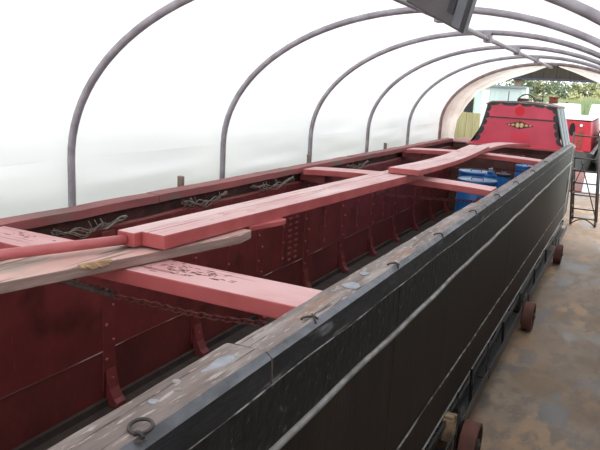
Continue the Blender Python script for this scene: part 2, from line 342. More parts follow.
# gathered end curtain: from the last hoop in to a ragged opening
def curtain(inner, name, label, flip=1):
    mb = MB(); n = len(inner)
    def fn(i, v):
        k = int(min(i, n - 1.0001)); f = i - k
        k2 = min(k + 1, n - 1)
        ox, oz = inner[k][0][0] * (1 - f) + inner[k2][0][0] * f, inner[k][0][1] * (1 - f) + inner[k2][0][1] * f
        ix, iz = inner[k][1][0] * (1 - f) + inner[k2][1][0] * f, inner[k][1][1] * (1 - f) + inner[k2][1][1] * f
        y = 13.0 + .35 * v + .03 * math.sin(v * 14 + i * 1.1) + .02 * math.sin(i * 7)
        return (ox + (ix - ox) * v, y, oz + (iz - oz) * v)
    mb.grid(fn, lin(0, n - 1, 60), lin(0, 1, 24))
    return part(name, mb, curtain_m, smooth=True, label=label, cat='curtain')
def oa(x):  # outer arch point at x
    t = math.acos(max(-1, min(1, (CX - x) / (HX + .02)))); return (x, ZS + (RZ + .02) * math.sin(t))
curtain([((-3.35, .02), (-3.12, .02)), ((-3.35, 1.0), (-3.12, 1.0)), ((-3.35, 1.7), (-3.14, 1.65)), ((-3.35, 2.1), (-3.12, 2.12)), (oa(-3.2), (-2.98, 2.40)), (oa(-2.9), (-2.76, 2.72)),
         (oa(-2.6), (-2.5, 2.86)), (oa(-2.2), (-2.12, 3.02)), (oa(-1.8), (-1.8, 3.13)), (oa(-1.5), (-1.5, 3.255))], 'end_curtain', 'stained cream polythene curtain drawn back on the side of the wooden fence panel')
curtain([(oa(-1.3), (-1.32, 3.26)), (oa(-1.0), (-1.05, 3.17)), (oa(-.5), (-.62, 3.0)), (oa(0), (-.22, 2.72)), (oa(.3), (.02, 2.4)), ((.55, 2.1), (.2, 2.0)), ((.55, 1.0), (.25, 1.0)), ((.55, .02), (.25, .02))],
        'end_curtain', 'cream polythene curtain edge above the reeds on the red trolley wheel side')

# ------------------------------------------------------------------ the narrowboat
XR, XL, ZG, ZB = -.866, -2.966, 1.853, .45
boat = thing('narrowboat', (-1.916, 6, 0), 'long unladen narrowboat with black outer side and open red hold on a trolley', 'boat')
YE = 13.35
# outer right side: three strakes
def strake(z0, z1, m, label=None, proud=0):
    ys = [-2.2, 2.9, 6.4, 9.9, YE]
    for i in range(4):
        part('hull_plate', MB().box(XR - .03, XR + proud, ys[i] + .002, ys[i + 1] - .002, z0, z1), m, boat, bevel=.003, label=label if i == 0 else None)
strake(1.525, 1.745, tar)
strake(.775, 1.505, tar_low, proud=-.006)
strake(ZB, .755, tar_low, proud=-.003)
def wob(y, s): return .004 * math.sin(y * 3.1 + s) + .003 * math.sin(y * 7.7 + s * 2)
part('rubbing_strake', MB().tube([(XR + .002, y, 1.513 + wob(y, 1)) for y in lin(-2.2, YE, 120)], .0145, 8), strake_m, boat, smooth=True, label='grey worn half-round iron strip')
part('rubbing_strake', MB().tube([(XR - .002, y, .762 + wob(y, 2) * .8) for y in lin(-2.2, YE, 120)], .0065, 6), thin_line_m, boat, smooth=True)
part('chine_strip', MB().tube([(XR - .002, y, ZB + .01) for y in lin(-2.2, YE, 40)], .010, 6), strake_m, boat, smooth=True)
part('caulked_seam', MB().tube([(XR + .003, y, 1.748 + wob(y, 3) * .8) for y in lin(-2.2, YE, 160)], [.0012 + .0022 * abs(math.sin(i * .7)) for i in range(160)], 6), thin_line_m, boat, smooth=True)
# gunwale timbers
ys = [-2.2, 1.63, 4.95, 8.3, 11.2, YE]
for i in range(5):
    y0, y1 = ys[i] + (.006 if i else 0), ys[i + 1] - .005
    mb = MB(); n = 26; ww = .0 if i else .004
    P = []
    for k in range(n + 1):
        y = y0 + (y1 - y0) * k / n
        j = random.uniform(-.003, .003) + [0, (-1.012 + .022 * k / n) + 1.03, .06, .056, .053][i]; jz = random.uniform(-.0015, .0015)
        sk = .03 * (1 - k / n) if i == 1 and k == 0 else 0
        P.append([(-1.03 - ww + j, y, 1.735), (-1.03 - ww + j, y, ZG - .008 + jz), (-1.02 + j, y, ZG + jz), (-.888, y, ZG + jz + ww), (-.866, y, ZG - .018), (-.864 + random.uniform(-.002, .002), y, 1.752)])
    vs = [q for r in P for q in r]; fs = []; mi = []
    for k in range(n):
        for e in range(6):
            e2 = (e + 1) % 6
            mb.f.append((k * 6 + e, k * 6 + e2, (k + 1) * 6 + e2, (k + 1) * 6 + e)); mb.mi.append({0: 2, 1: 0, 2: 0, 3: 3, 4: 1, 5: 1}[e])
    mb.v = vs; mb.f.append(tuple(range(6))); mb.mi.append(0); mb.f.append(tuple(n * 6 + e for e in range(5, -1, -1))); mb.mi.append(0)
    part('gunwale_timber', mb, [gun_top if i < 2 else gun_top2, tar_edge, red_lip, bevel_m], boat,
         label=['near length of grey weathered gunwale with an iron ring', 'second length of gunwale beyond the open joint', None, None, None][i])
# little iron hooks and staples along the gunwale edge
stp = [(1.98, -.895), (2.86, -.885), (3.66, -.88), (4.58, -.88), (5.5, -.88), (6.5, -.88), (7.7, -.88), (9.0, -.88)]
for k, (y, x) in enumerate(stp):
    mb = MB().tube([(x - .03, y - .04, ZG), (x - .025, y - .035, ZG + .007), (x - .012, y - .02, ZG + .010), (x + .003, y, ZG + .008), (x + .012, y + .012, ZG - .004)], .004, 6)
    mb.tube([(x - .02, y + .03, ZG + .003), (x + .002, y - .005, ZG + .010), (x + .02, y - .02, ZG - .01)], .004, 6)
    part('iron_hook', mb, iron, boat, smooth=True)
for (x, y, rx, ry) in [(-.945, 1.47, .035, .09), (-.93, 2.42, .035, .05), (-.95, 2.62, .02, .03), (-.97, 1.2, .012, .015)]:
    part('paint_splash', MB().prism([(x + rx * (1 + .16 * math.sin(t * 3 + y * 9) + .08 * math.sin(t * 7)) * math.cos(t), y + ry * (1 + .12 * math.sin(t * 2 + y)) * math.sin(t)) for t in lin(0, 2 * math.pi, 19)[:-1]], ZG + .0006, ZG + .0022, axis='z'), splash_m, boat)
rg = MB().tube([(-.905 + .027 * math.cos(t), 1.075 + .027 * math.sin(t), ZG + .012 + .004 * math.sin(t)) for t in lin(0, 2 * math.pi, 25)[:-1]], .0048, 8, closed=True)
ring = part('mooring_ring', rg, iron, boat, smooth=True)
eye = MB().tube([(-.885 + .012 * math.cos(t), 1.045, ZG + .006 + .012 * math.sin(t)) for t in lin(0, math.pi, 9)], .0045, 6)
eye.lathe([(0, .004), (.016, .004), (.018, 0)], (-.885, 1.045, ZG), n=12)
part('eye_bolt', eye, iron, ring, smooth=True)
for (x, y) in [(-.99, 1.32), (-.955, 1.28), (-.94, 1.55), (-.96, 2.3), (-.95, 3.2)]:
    part('bolt_head', MB().lathe([(0, .004), (.011, .004), (.013, 0)], (x, y, ZG), n=10), strake_m, boat, smooth=True)
# dark inner side of the right wall
part('inner_side', MB().box(-1.02, XR - .031, -2.2, YE, ZB, 1.734), red_plate2, boat)
# left side
part('hull_plate', MB().box(XL, XL + .03, -2.2, YE, ZB, 1.79), tar_low, boat)
lip = MB(); n = 60
for k in range(n):
    pass
ysl = [-2.2, 3.6, 7.3, 10.4, 12.15]
for i in range(4):
    y0, y1 = ysl[i] + .003, ysl[i + 1] - .003; n = 24; mb = MB(); vs = []
    for k in range(n + 1):
        y = y0 + (y1 - y0) * k / n; j = random.uniform(-.004, .004); jz = random.uniform(-.003, .003)
        vs += [(-2.985 + j, y, 1.797), (-2.985 + j, y, ZG + jz), (-2.872 + j, y, ZG - .004 + jz), (-2.868 + j, y, 1.797 + jz)]
    mb.v = vs
    for k in range(n):
        for e in range(4):
            e2 = (e + 1) % 4; mb.f.append((k * 4 + e, k * 4 + e2, (k + 1) * 4 + e2, (k + 1) * 4 + e)); mb.mi.append(0)
    mb.f += [(0, 1, 2, 3), tuple(n * 4 + e for e in (3, 2, 1, 0))]; mb.mi += [0, 0]
    part('gunwale_lip', mb, red_lip, boat)
part('recess_board', MB().box(XL + .031, -2.93, -2.2, 12.15, 1.66, 1.796), dark_recess, boat, label='dark recess under the lip')
part('ledge_strip', MB().tube([(-2.885, y, 1.70 + .004 * math.sin(y * 5)) for y in lin(-2.2, 12.15, 80)], .018, 6), red_strap, boat, smooth=True)
ribs = [.14 + .98 * k for k in range(-2, 13)]
bounds = [-2.2] + [y for y in ribs if -1.9 < y < 12] + [12.15]
for i in range(len(bounds) - 1):
    y0, y1 = bounds[i] + .0015, bounds[i + 1] - .0015
    part('hold_plate', MB().box(-2.93, -2.862 + random.uniform(-.001, .001), y0, y1, .885, 1.70), red_plate, boat, bevel=.002)
    part('hold_plate', MB().box(-2.93, -2.868 + random.uniform(-.001, .001), y0, y1, ZB, .882), red_plate2, boat, bevel=.002)
# butt straps with staggered rivets, knees at the bottom
rv = MB().lathe([(.013, 0), (.012, .005), (.007, .009), (0, .0105)], (0, 0, 0), 'x', n=10)
rivs = MB()
def rivet(x, y, z): rivs.lathe([(.0125, 0), (.011, .005), (.006, .009), (0, .0102)], (x, y, z), 'x', n=8)
for y in ribs:
    if y < -1 or y > 12: continue
    part('butt_strap', MB().box(-2.87, -2.857, y - .058, y + .058, .60, 1.685), red_strap, boat, bevel=.003)
    z = .70
    k = 0
    while z < 1.66:
        rivet(-2.853, y + (-.032 if k % 2 else .032), z); z += .12; k += 1
    kn = MB().prism([(-2.853, .50), (-2.853, .72), (-2.845, .75), (-2.832, .70), (-2.815, .62), (-2.78, .555), (-2.755, .53), (-2.755, .50)], y - .045, y + .045)
    kb = part('knee', kn, red_strap, boat, bevel=.004)
    part('knee_bolt', MB().lathe([(.014, 0), (.012, .008), (0, .011)], (-2.835, y, .68), 'x', n=10), rivet_m, kb, smooth=True)
    # extra light riveted row between straps
    if y > 3.5:
        part('frame_seam', MB().box(-2.865, -2.857, y + .44, y + .47, .9, 1.685), red_strap, boat, bevel=.002)
        z = .98
        while z < 1.66: rivet(-2.857, y + .455, z); z += .16
for k in range(9):   # riveted repair patch
    z = .93 + k * .06
    rivs.box(-2.862, -2.852, 5.60, 5.665, z, z + .018); rivs.box(-2.862, -2.852, 5.74, 5.80, z, z + .018)
part('rivet_rows', rivs, rivet_m, boat, kind='stuff')
part('scratch_seam', MB().tube([(-2.861, y, .884 + .003 * math.sin(y * 4)) for y in lin(1.6, 12, 40)], .0030, 5), scratch_m, boat, label='pale scraped plate seam')
part('hold_floor', MB().box(-2.86, -1.02, -2.2, YE, ZB, .50), hold_floor_m, boat)
part('bilge_angle', MB().beam((-2.845, -2.2, .525), (-2.845, 12.1, .525), .03, .05), hold_floor_m, boat)
# cross beams
for i, (y0, y1, th, xa, xb, cam_) in enumerate([(2.075, 2.315, .068, -2.868, -.995, 0), (5.78, 6.06, .058, -2.82, -.99, .028), (9.06, 9.40, .058, -2.80, -.98, .028)]):
    mb = MB(); n = 10
    for k in range(n + 1):
        u = k / n; x = xa + (xb - xa) * u; zt = 1.845 + cam_ * 4 * u * (1 - u)
        mb.v += [(x, y0, zt - th), (x, y1, zt - th), (x, y1, zt), (x, y0, zt)]
        if k < n:
            for e in range(4):
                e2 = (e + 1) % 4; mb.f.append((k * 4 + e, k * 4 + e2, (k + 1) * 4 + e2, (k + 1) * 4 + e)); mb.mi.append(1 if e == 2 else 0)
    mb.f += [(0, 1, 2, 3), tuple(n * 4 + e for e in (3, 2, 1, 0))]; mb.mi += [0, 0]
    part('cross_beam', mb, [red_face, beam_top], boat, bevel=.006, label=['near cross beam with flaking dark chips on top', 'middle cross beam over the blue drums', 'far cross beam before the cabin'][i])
    if i: part('beam_seat', MB().box(-2.87, -2.60, y0 + .04, y1 - .04, 1.845 - th - .06, 1.845 - th + .008), red_strap, boat)
fk = MB(); rf = random.Random(5)
for cx_, n_, sx_ in ((-2.02, 26, .07), (-1.62, 50, .10), (-1.5, 22, .06), (-2.62, 16, .10)):
    for _ in range(n_):
        x = rf.gauss(cx_, sx_); y = min(2.295, max(2.095, rf.gauss(2.21, .035))); l_ = rf.uniform(.004, .022); w_ = rf.uniform(.0015, .004); a_ = rf.uniform(-.15, .15)
        if x < -1.95 and x > -2.3: continue
        fk.prism([(x - l_, y - w_ * .3), (x - l_ * .2, y - w_ + a_ * .01), (x + l_, y + w_ * .2), (x + l_ * .1, y + w_)], 1.8452, 1.8462, axis='z')
part('paint_chips', fk, box_brown, boat, kind='stuff')
for i, y in enumerate((2.075, 5.80, 9.10)):
    part('beam_bracket', MB().prism([(-1.032, 1.76), (-1.032, 1.60), (-1.05, 1.60), (-1.12, 1.70), (-1.12, 1.76)], y + .02, y + .06), red_strap, boat)
# chains under the beams: every link its own piece on the first, joined on the others further off
def link_mesh(s):
    pts = []
    for t in lin(0, 2 * math.pi, 15)[:-1]:
        pts.append((.60 * s * math.cos(t), .34 * s * math.sin(t), 0))
    return MB().tube(pts, .105 * s, 5, closed=True)
def chain_curve(x0, x1, y, z0, z1, sag, n):
    out = []
    for k in range(n):
        u = k / (n - 1); out.append(Vector((x0 + (x1 - x0) * u, y + .01 * math.sin(u * 9), z0 + (z1 - z0) * u - sag * 4 * u * (1 - u))))
    return out
s = .040
cpts = chain_curve(-2.02, -1.04, 2.22, 1.645, 1.70, .012, 30)
chp = part('chain', MB().tube([(-2.862, 2.24, 1.70), (-2.7, 2.235, 1.685), (-2.3, 2.23, 1.655), (-2.03, 2.22, 1.645)], [.010, .014, .016, .012], 7), dark_rope, boat, smooth=True, label='rusty chain tied off with dark dirty rope')
lm = mesh_from(link_mesh(s), 'chain_link', (0, 0, 0), rusty_link, True)
for k in range(29):
    d = cpts[k + 1] - cpts[k]
    e = d.to_track_quat('X', 'Z').to_euler()
    q = d.to_track_quat('X', 'Z').to_matrix() @ Matrix.Rotation(math.radians(35 + 90 * (k % 2)), 3, 'X')
    shared('chain_link', lm, chp, (cpts[k] + cpts[k + 1]) / 2, q.to_euler())
rp_ = MB()
for k in range(26):
    rp_.tube([(-2.85 + .032 * k + .016 * math.cos(t), 2.235 + .016 * math.sin(t), 1.70 - .05 * math.sin(k / 25 * 1.57) + .016 * math.sin(t * 2 + k)) for t in lin(0, 5.2, 8)], .005, 4)
part('lashing', rp_, dark_rope, chp, smooth=True, kind='stuff')
for (y, z) in [(5.92, 1.69), (9.2, 1.66)]:
    mb = MB(); pts = chain_curve(-2.862, -1.04, y, z, z + .03, .03, 52)
    for k in range(51):
        cpt = (pts[k] + pts[k + 1]) / 2; d = (pts[k + 1] - pts[k]).normalized()
        M_ = d.to_track_quat('X', 'Z').to_matrix() @ Matrix.Rotation(math.radians(35 + 90 * (k % 2)), 3, 'X')
        mb.tube([cpt + M_ @ Vector((.024 * math.cos(t), .013 * math.sin(t), 0)) for t in lin(0, 2 * math.pi, 9)[:-1]], .005, 4, closed=True)
    part('chain', mb, rusty_link, boat, smooth=True)
# stern part of the hull beyond the straight side
def hullx(y):  # right side curving in to the stem
    u = max(0, (y - 13.4) / 3.8); return -.87 - 1.04 * u ** 2.6
mb = MB().grid(lambda y, z: (hullx(y), y, z), lin(YE + .005, 17.2, 30), lin(ZB, 1.75, 4))
mb.grid(lambda y, z: (-3.832 - hullx(y), y, z), lin(YE + .005, 17.2, 30), lin(ZB, 1.75, 4))
part('hull_stern', mb, tar_low, boat, smooth=True, label='black hull curving in behind the cabin')
part('stern_deck', MB().prism([(hullx(y), y) for y in lin(YE + .005, 17.2, 16)] + [(-3.832 - hullx(y), y) for y in lin(17.2, YE + .005, 16)], 1.70, 1.75, axis='z'), roof_m, boat)
part('hull_end_plate', MB().box(XR - .02, XR + .006, YE - .28, YE + .02, ZB + .02, 1.84), pale_end, boat, bevel=.004, label='pale flaking end plate of the hull side')
part('hull_plate', MB().box(XL + .001, XR - .031, YE - .05, YE, ZB, 1.70), tar_low, boat)
# cabin
CY = 12.2
cab = [(-2.60, 1.80), (-2.50, 1.85), (-2.455, 1.95), (-2.42, 2.09), (-2.385, 2.20), (-2.36, 2.30), (-2.345, 2.40), (-2.33, 2.51)]
cabr = [(-.95, 1.80), (-.985, 1.87), (-1.04, 1.98), (-1.07, 2.09), (-1.095, 2.20), (-1.11, 2.30), (-1.13, 2.42), (-1.15, 2.51)]
outline = cab + [(-2.26, 2.55), (-1.77, 2.565), (-1.43, 2.555)] + cabr[::-1]
bulk = MB().prism([p for p in outline], CY, CY + .04)
bk = part('cabin_bulkhead', bulk, cabin_red, boat, label='pinkish red bulkhead with scalloped black border and a diamond emblem')
def zc(x, z, d=0): return (x, CY - .001 - d, z)
def flat(name, poly, m, d, th=.003, parent=bk, **k): return part(name, MB().prism(poly, CY - d - th, CY - d), m, parent, **k)
# scalloped border: a run of half-round lobes down each edge and along the top
def lerp_edge(E, u):
    u *= len(E) - 1; k = min(int(u), len(E) - 2); f = u - k
    return (E[k][0] * (1 - f) + E[k + 1][0] * f, E[k][1] * (1 - f) + E[k + 1][1] * f)
def scallop(E, sign, n, depth, u0, u1):
    outer = [lerp_edge(E, u) for u in lin(u0, u1, 40)]
    inner = []
    for i, u in enumerate(lin(u0, u1, n * 8 + 1)):
        x, z = lerp_edge(E, u); k = (i % 8) / 8; inner.append((x + sign * (depth * (.30 + .70 * math.sqrt(max(0, 1 - (2 * k - 1) ** 2)))), z))
    return outer + inner[::-1]
flat('scallop_border', scallop(cab, 1, 5, .085, .12, 1), black_paint, .0005)
flat('scallop_border', scallop(cabr, -1, 5, .075, .12, 1), black_paint, .0005)
top = [(-2.33, 2.51), (-2.26, 2.55), (-1.77, 2.565), (-1.43, 2.555), (-1.15, 2.51)]
inn = []
for i, u in enumerate(lin(0, 1, 49)):
    x, z = lerp_edge(top, u); k = (i % 8) / 8; inn.append((x, z - .012 - .045 * math.sqrt(max(0, 1 - (2 * k - 1) ** 2))))
flat('scallop_border', top + inn[::-1], black_paint, .0012)
flat('red_disc', [(-1.755 + .085 * math.cos(t), 2.42 + .085 * math.sin(t)) for t in lin(0, 2 * math.pi, 25)[:-1]], bright_red, .001)
flat('red_disc', [(-1.70 + .17 * math.cos(t), 1.97 + .075 * math.sin(t)) for t in lin(0, 2 * math.pi, 25)[:-1]], faint_red, .001)
flat('emblem', [(-1.97, 2.18), (-1.73, 2.105), (-1.49, 2.17), (-1.73, 2.245)], box_brown, .001, label='diamond emblem with cream and gold scrolls')
em = MB()
for cx_, rx, rz_ in [(-1.765, .034, .045), (-1.695, .034, .045), (-1.845, .03, .02), (-1.615, .03, .022), (-1.91, .02, .010), (-1.55, .02, .012)]:
    em.prism([(cx_ + rx * math.cos(t), 2.175 + rz_ * math.sin(t)) for t in lin(0, 2 * math.pi, 13)[:-1]], CY - .008, CY - .004)
part('emblem_scroll', em, gold, bk)
part('emblem_centre', MB().prism([(-1.775, 2.15), (-1.755, 2.15), (-1.755, 2.20), (-1.775, 2.20)], CY - .011, CY - .008).prism([(-1.705, 2.15), (-1.685, 2.15), (-1.685, 2.20), (-1.705, 2.20)], CY - .011, CY - .008), cream, bk)
part('moulding', MB().beam((-2.365, CY - .008, 2.292), (-1.11, CY - .008, 2.290), .016, .018), black_paint, bk)
part('sill_board', MB().box(-2.62, -.94, CY - .10, CY + .06, 1.765, 1.80), red_face, boat, bevel=.004)
part('sill_board', MB().box(-2.86, -1.03, CY - .04, CY + .02, 1.70, 1.762), box_brown, boat)
part('lower_bulkhead', MB().box(-2.86, -1.03, 12.16, 12.2, .50, 1.69), box_brown, boat)
part('side_deck', MB().box(-2.98, -2.58, 12.16, YE, 1.78, 1.80), red_lip, boat)
# cabin sides and roof
def cabside(E):
    mb = MB()
    mb.grid(lambda y, u: (lerp_edge(E, u)[0], y, lerp_edge(E, u)[1] - (.0)), lin(CY + .04, 13.62, 4), lin(0, 1, 8)); return mb
lowr = [(-.955, 1.80), (-1.0, 1.88), (-1.18, 2.52)]
part('cabin_side', cabside([(-.95, 1.78), (-1.155, 2.515)]), cabin_side_m, boat, label='pale grey cabin side with slate blue stripes')
part('cabin_side', cabside([(-2.60, 1.78), (-2.42, 2.09), (-2.33, 2.515)]), cabin_red, boat)
for u0, u1, m in [(.08, .16, blue_grey), (.30, .42, blue_grey), (.62, .70, blue_grey), (.86, .97, black_paint)]:
    pass
for y0, y1, m in [(CY + .06, CY + .24, blue_grey), (CY + .27, CY + .36, porta_m), (CY + .46, CY + .80, porta_trim), (CY + .84, CY + .92, porta_m), (CY + 1.02, CY + 1.36, blue_grey)]:
    part('side_panel', MB().hexa([(-.945, y0, 1.80), (-.938, y0, 1.80), (-.938, y1, 1.80), (-.945, y1, 1.80), (-1.150, y0, 2.50), (-1.142, y0, 2.50), (-1.142, y1, 2.50), (-1.150, y1, 2.50)]), m, boat)
part('corner_post', MB().hexa([(-.962, CY - .004, 1.80), (-.942, CY - .004, 1.80), (-.942, CY + .05, 1.80), (-.962, CY + .05, 1.80), (-1.166, CY - .004, 2.50), (-1.146, CY - .004, 2.50), (-1.146, CY + .05, 2.50), (-1.166, CY + .05, 2.50)]), black_paint, boat)
rt = [(-2.35, 2.505), (-2.35, 2.525), (-2.25, 2.575), (-1.75, 2.595), (-1.4, 2.58), (-1.13, 2.53), (-1.13, 2.505), (-1.4, 2.557), (-1.75, 2.567), (-2.25, 2.552)]
roof = part('cabin_roof', MB().prism(rt, CY - .02, 13.66), roof_m, boat)
part('cabin_end', MB().box(-2.36, -1.14, 13.58, 13.62, 1.76, 2.52), box_brown, boat)

# ------------------------------------------------------------------ things on the cabin roof
part('black_hose', MB().tube([(-1.92 + .30 * u, 12.9 + .1 * u, 2.595 + .125 * math.sin(math.pi * u) ** .6) for u in lin(0, 1, 14)] + [(-1.62 + .10 * u, 13.02, 2.60 + .02 * math.sin(u * 3.1)) for u in lin(.2, 1, 4)], .013, 6), black_paint, smooth=True,
     label='black curved hose looped on the narrowboat cabin roof', cat='hose')
ch = thing('chimney', (-1.33, 13.3, 2.575), 'short rusty red chimney at the corner of the cabin roof', 'chimney')
part('flue', MB().lathe([(.0, .002), (.085, .002), (.08, .10), (.095, .105), (.095, .125), (.0, .13)], (-1.33, 13.3, 2.575), n=16), rust_brown, ch, smooth='auto')

st = thing('roof_stanchion', (-1.52, 13.25, 2.595), 'thin black stanchion standing on the cabin roof beside the chimney', 'stanchion')
part('upright_rod', MB().tube([(-1.52, 13.25, 2.59), (-1.52, 13.25, 2.72)], .009, 6), black_paint, st)
part('cross_rod', MB().tube([(-1.58, 13.25, 2.69), (-1.45, 13.25, 2.695)], .008, 6), black_paint, st)
part('aerial_rod', MB().tube([(-2.06, 12.7, 2.57), (-2.06, 12.7, 2.76)], .007, 6), black_paint, label='thin upright black rod on the cabin roof near the pale hut', cat='rod')
part('coiled_line', MB().tube([(-1.62 + .10 * math.cos(t) * (1 - t / 60), 13.42 + .12 * math.sin(t), 2.62 + t * .0012) for t in lin(0, 25, 80)], .012, 5), rope_m, smooth=True, label='pale coiled line lying on the cabin roof behind the stanchion', cat='rope')
part('wooden_block', MB().box(-1.98, -1.78, 13.25, 13.42, 2.585, 2.645), box_brown, bevel=.01, label='small dark wooden block on the cabin roof under the hose loop', cat='block')

# ------------------------------------------------------------------ gangplanks laid along the beams
def plank(name, pts, w, th, label, mats, group=None, notch=False, rnd=False, parent=None, skew=0):
    """pts: centre line of the top surface"""
    mb = MB(); n = len(pts); vs = []
    for i, p in enumerate(pts):
        p = Vector(p); d = (Vector(pts[min(i + 1, n - 1)]) - Vector(pts[max(i - 1, 0)])); d.z = 0; d.normalize(); s_ = Vector((d.y, -d.x, 0))
        ww = w(i / (n - 1)) if callable(w) else w
        vs += [p - s_ * ww / 2 + d * (skew if i == 0 else 0) - Vector((0, 0, th)), p + s_ * ww / 2 - Vector((0, 0, th)), p + s_ * ww / 2, p - s_ * ww / 2 + d * (skew if i == 0 else 0)]
    mb.v = [tuple(v) for v in vs]
    for i in range(n - 1):
        for e in range(4):
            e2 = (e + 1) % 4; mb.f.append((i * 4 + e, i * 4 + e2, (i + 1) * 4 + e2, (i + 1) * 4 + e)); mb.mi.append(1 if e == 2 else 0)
    mb.f += [(0, 1, 2, 3), tuple((n - 1) * 4 + e for e in (3, 2, 1, 0))]; mb.mi += [0, 0]
    return part(name, mb, mats, parent, bevel=.005, label=label, cat='plank' if parent is None else None, group=group)
def line(p, q, n, fn=lambda u: 0): return [(p[0] + (q[0] - p[0]) * u, p[1] + (q[1] - p[1]) * u, p[2] + (q[2] - p[2]) * u + fn(u)) for u in lin(0, 1, n)]
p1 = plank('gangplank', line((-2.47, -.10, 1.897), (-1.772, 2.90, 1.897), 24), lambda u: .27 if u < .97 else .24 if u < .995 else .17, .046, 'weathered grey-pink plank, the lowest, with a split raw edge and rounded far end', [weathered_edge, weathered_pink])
sp_ = MB()
for k in range(14):
    u = k / 13; y = 1.80 + .16 * u; xx = -1.66 - 0  # raw wood splinters on the edge of the plank
ex = lambda y: -2.47 + (.698 / 3.0) * (y + .10) + .135 * .97
spl = MB()
for k in range(16):
    y = 1.86 + .13 * k / 15; x = ex(y)
    h = .010 + .014 * math.sin(k / 15 * math.pi) + random.uniform(-.004, .004)
    spl.hexa([(x + .010, y, 1.902 - h), (x + .021, y, 1.902 - h + .004), (x + .021, y + .013, 1.902 - h + .004), (x + .010, y + .013, 1.902 - h),
              (x - .010, y, 1.902), (x + .006, y, 1.902), (x + .006, y + .013, 1.903), (x - .010, y + .013, 1.902)])
part('split_edge', spl, raw_wood, p1, label='patch of pale raw split wood')
part('pole', MB().tube(line((-2.90, -.30, 1.945), (-1.935, 2.19, 1.938), 12), .0235, 12), pole_m, smooth=True, label='slim glossy red pole lying on the lowest plank against the thick plank end', cat='pole')
# the thick plank: two boards side by side with a stepped near end
t3 = thing('gangplank', (-1.85, 3.9, 1.90), 'long thick pink plank with a stepped near end between near and middle beams', 'plank')
def p3(u, off): # centre lines
    return (-1.865 + off + .060 * u, 0, 0)
za = 1.975
pa = line((-1.935, 2.19, za), (-2.02, 5.72, za - .025), 20)
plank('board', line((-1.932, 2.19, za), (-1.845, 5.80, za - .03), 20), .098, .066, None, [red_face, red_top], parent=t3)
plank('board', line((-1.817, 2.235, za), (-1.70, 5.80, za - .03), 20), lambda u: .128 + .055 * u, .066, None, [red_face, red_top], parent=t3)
plank('gangplank', line((-1.78, 2.93, 1.905), (-1.70, 3.24, 1.906), 8) , lambda u: .11 if u < .9 else .07, .03, 'short red tapered board end poking out under the thick plank', [red_face, red_face])
def sag(u): return -.012 + .03 * (u ** 2)
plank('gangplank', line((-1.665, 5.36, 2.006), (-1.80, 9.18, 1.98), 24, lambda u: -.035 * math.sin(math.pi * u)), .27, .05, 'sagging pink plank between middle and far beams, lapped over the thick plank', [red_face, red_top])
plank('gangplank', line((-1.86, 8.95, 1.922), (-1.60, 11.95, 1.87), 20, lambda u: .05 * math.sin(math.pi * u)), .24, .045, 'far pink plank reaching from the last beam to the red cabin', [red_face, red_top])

# ropes tied under the left lip
def rope(y0, y1, z, label, seed):
    rnd = random.Random(seed); mb = MB()
    for s_ in range(4):
        ph = rnd.uniform(0, 6); n = 26
        mb.tube([(-2.862 + .012 * math.sin(u * 13 + ph), y0 + (y1 - y0) * min(1, max(0, u + rnd.uniform(-.012, .012))), z - .045 * math.sin(math.pi * u) * (.6 + .3 * s_) + .012 * math.sin(u * 21 + ph) ) for u in lin(0, 1, n)], .0045, 5)
    for k in range(5):
        yy = y0 + (y1 - y0) * rnd.random(); mb.tube([(-2.858, yy, z + .02), (-2.85, yy + .02, z - .02), (-2.855, yy - .01, z - .05)], .003, 4)
    part('rope', mb, rope_m, smooth=True, label=label, cat='rope')
rope(2.62, 3.25, 1.755, 'frayed pale rope lashed under the red lip just past the near beam', 1)
rope(3.85, 4.45, 1.765, 'pale rope lashed under the lip below the short wooden stake', 2)
rope(4.85, 5.65, 1.77, 'pale rope lashing under the lip just before the middle beam', 3)
rope(7.0, 7.7, 1.77, 'small pale rope lashing under the lip past the middle beam', 4)

# stakes between boat and sheet
for (x, y, zt, dx, lab) in [(-3.06, 4.10, 1.915, .0, 'short square wooden stake standing behind the lip between the first two visible hoops'), (-3.12, 6.62, 1.90, .05, 'leaning wooden stake touching the third visible hoop leg'), (-3.12, 9.15, 1.90, .03, 'small weathered stake behind the lip before the far beam')]:
    part('stake', MB().hexa([(x - .02, y - .02, 0), (x + .02, y - .02, 0), (x + .02, y + .02, 0), (x - .02, y + .02, 0), (x - .02 - dx, y - .02, zt), (x + .02 - dx, y - .02, zt - .01), (x + .02 - dx, y + .02, zt - .005), (x - .02 - dx, y + .02, zt)]), brick_m, bevel=.003, label=lab, cat='stake')

# ------------------------------------------------------------------ drums and boxes in the hold
def drum(x, y, r, h, label, lidm, zb=.50):
    t = thing('drum', (x, y, zb), label, 'drum', 'blue drums in the hold')
    prof = [(0, .0), (r * .93, .0), (r * .97, .03), (r * .97, h * .28), (r, h * .30), (r, h * .33), (r * .97, h * .35), (r * .97, h * .64), (r, h * .66), (r, h * .69), (r * .97, h * .71), (r * .96, h - .09), (r * .90, h - .04)]
    part('barrel', MB().lathe(prof, (x, y, zb), n=32), blue_drum, t, smooth='auto')
    part('lid', MB().lathe([(r * .90, h - .04), (r * .985, h - .035), (r * .985, h - .005), (r * .93, h), (r * .90, h - .018), (0, h - .018)], (x, y, zb), n=32), lidm, t, smooth='auto')
    part('closing_ring', MB().lathe([(r * .99, h - .045), (r * 1.01, h - .035), (r * 1.01, h - .02), (r * .99, h - .01)], (x, y, zb), n=32), iron if lidm is brown_lid else blue_drum, t, smooth=True)
    hd = MB().tube([(x - r * .3, y, zb + h - .018), (x - r * .28, y, zb + h + .02), (x + r * .28, y, zb + h + .02), (x + r * .3, y, zb + h - .018)], .01, 6)
    part('handle', hd, blue_drum, t, smooth=True)
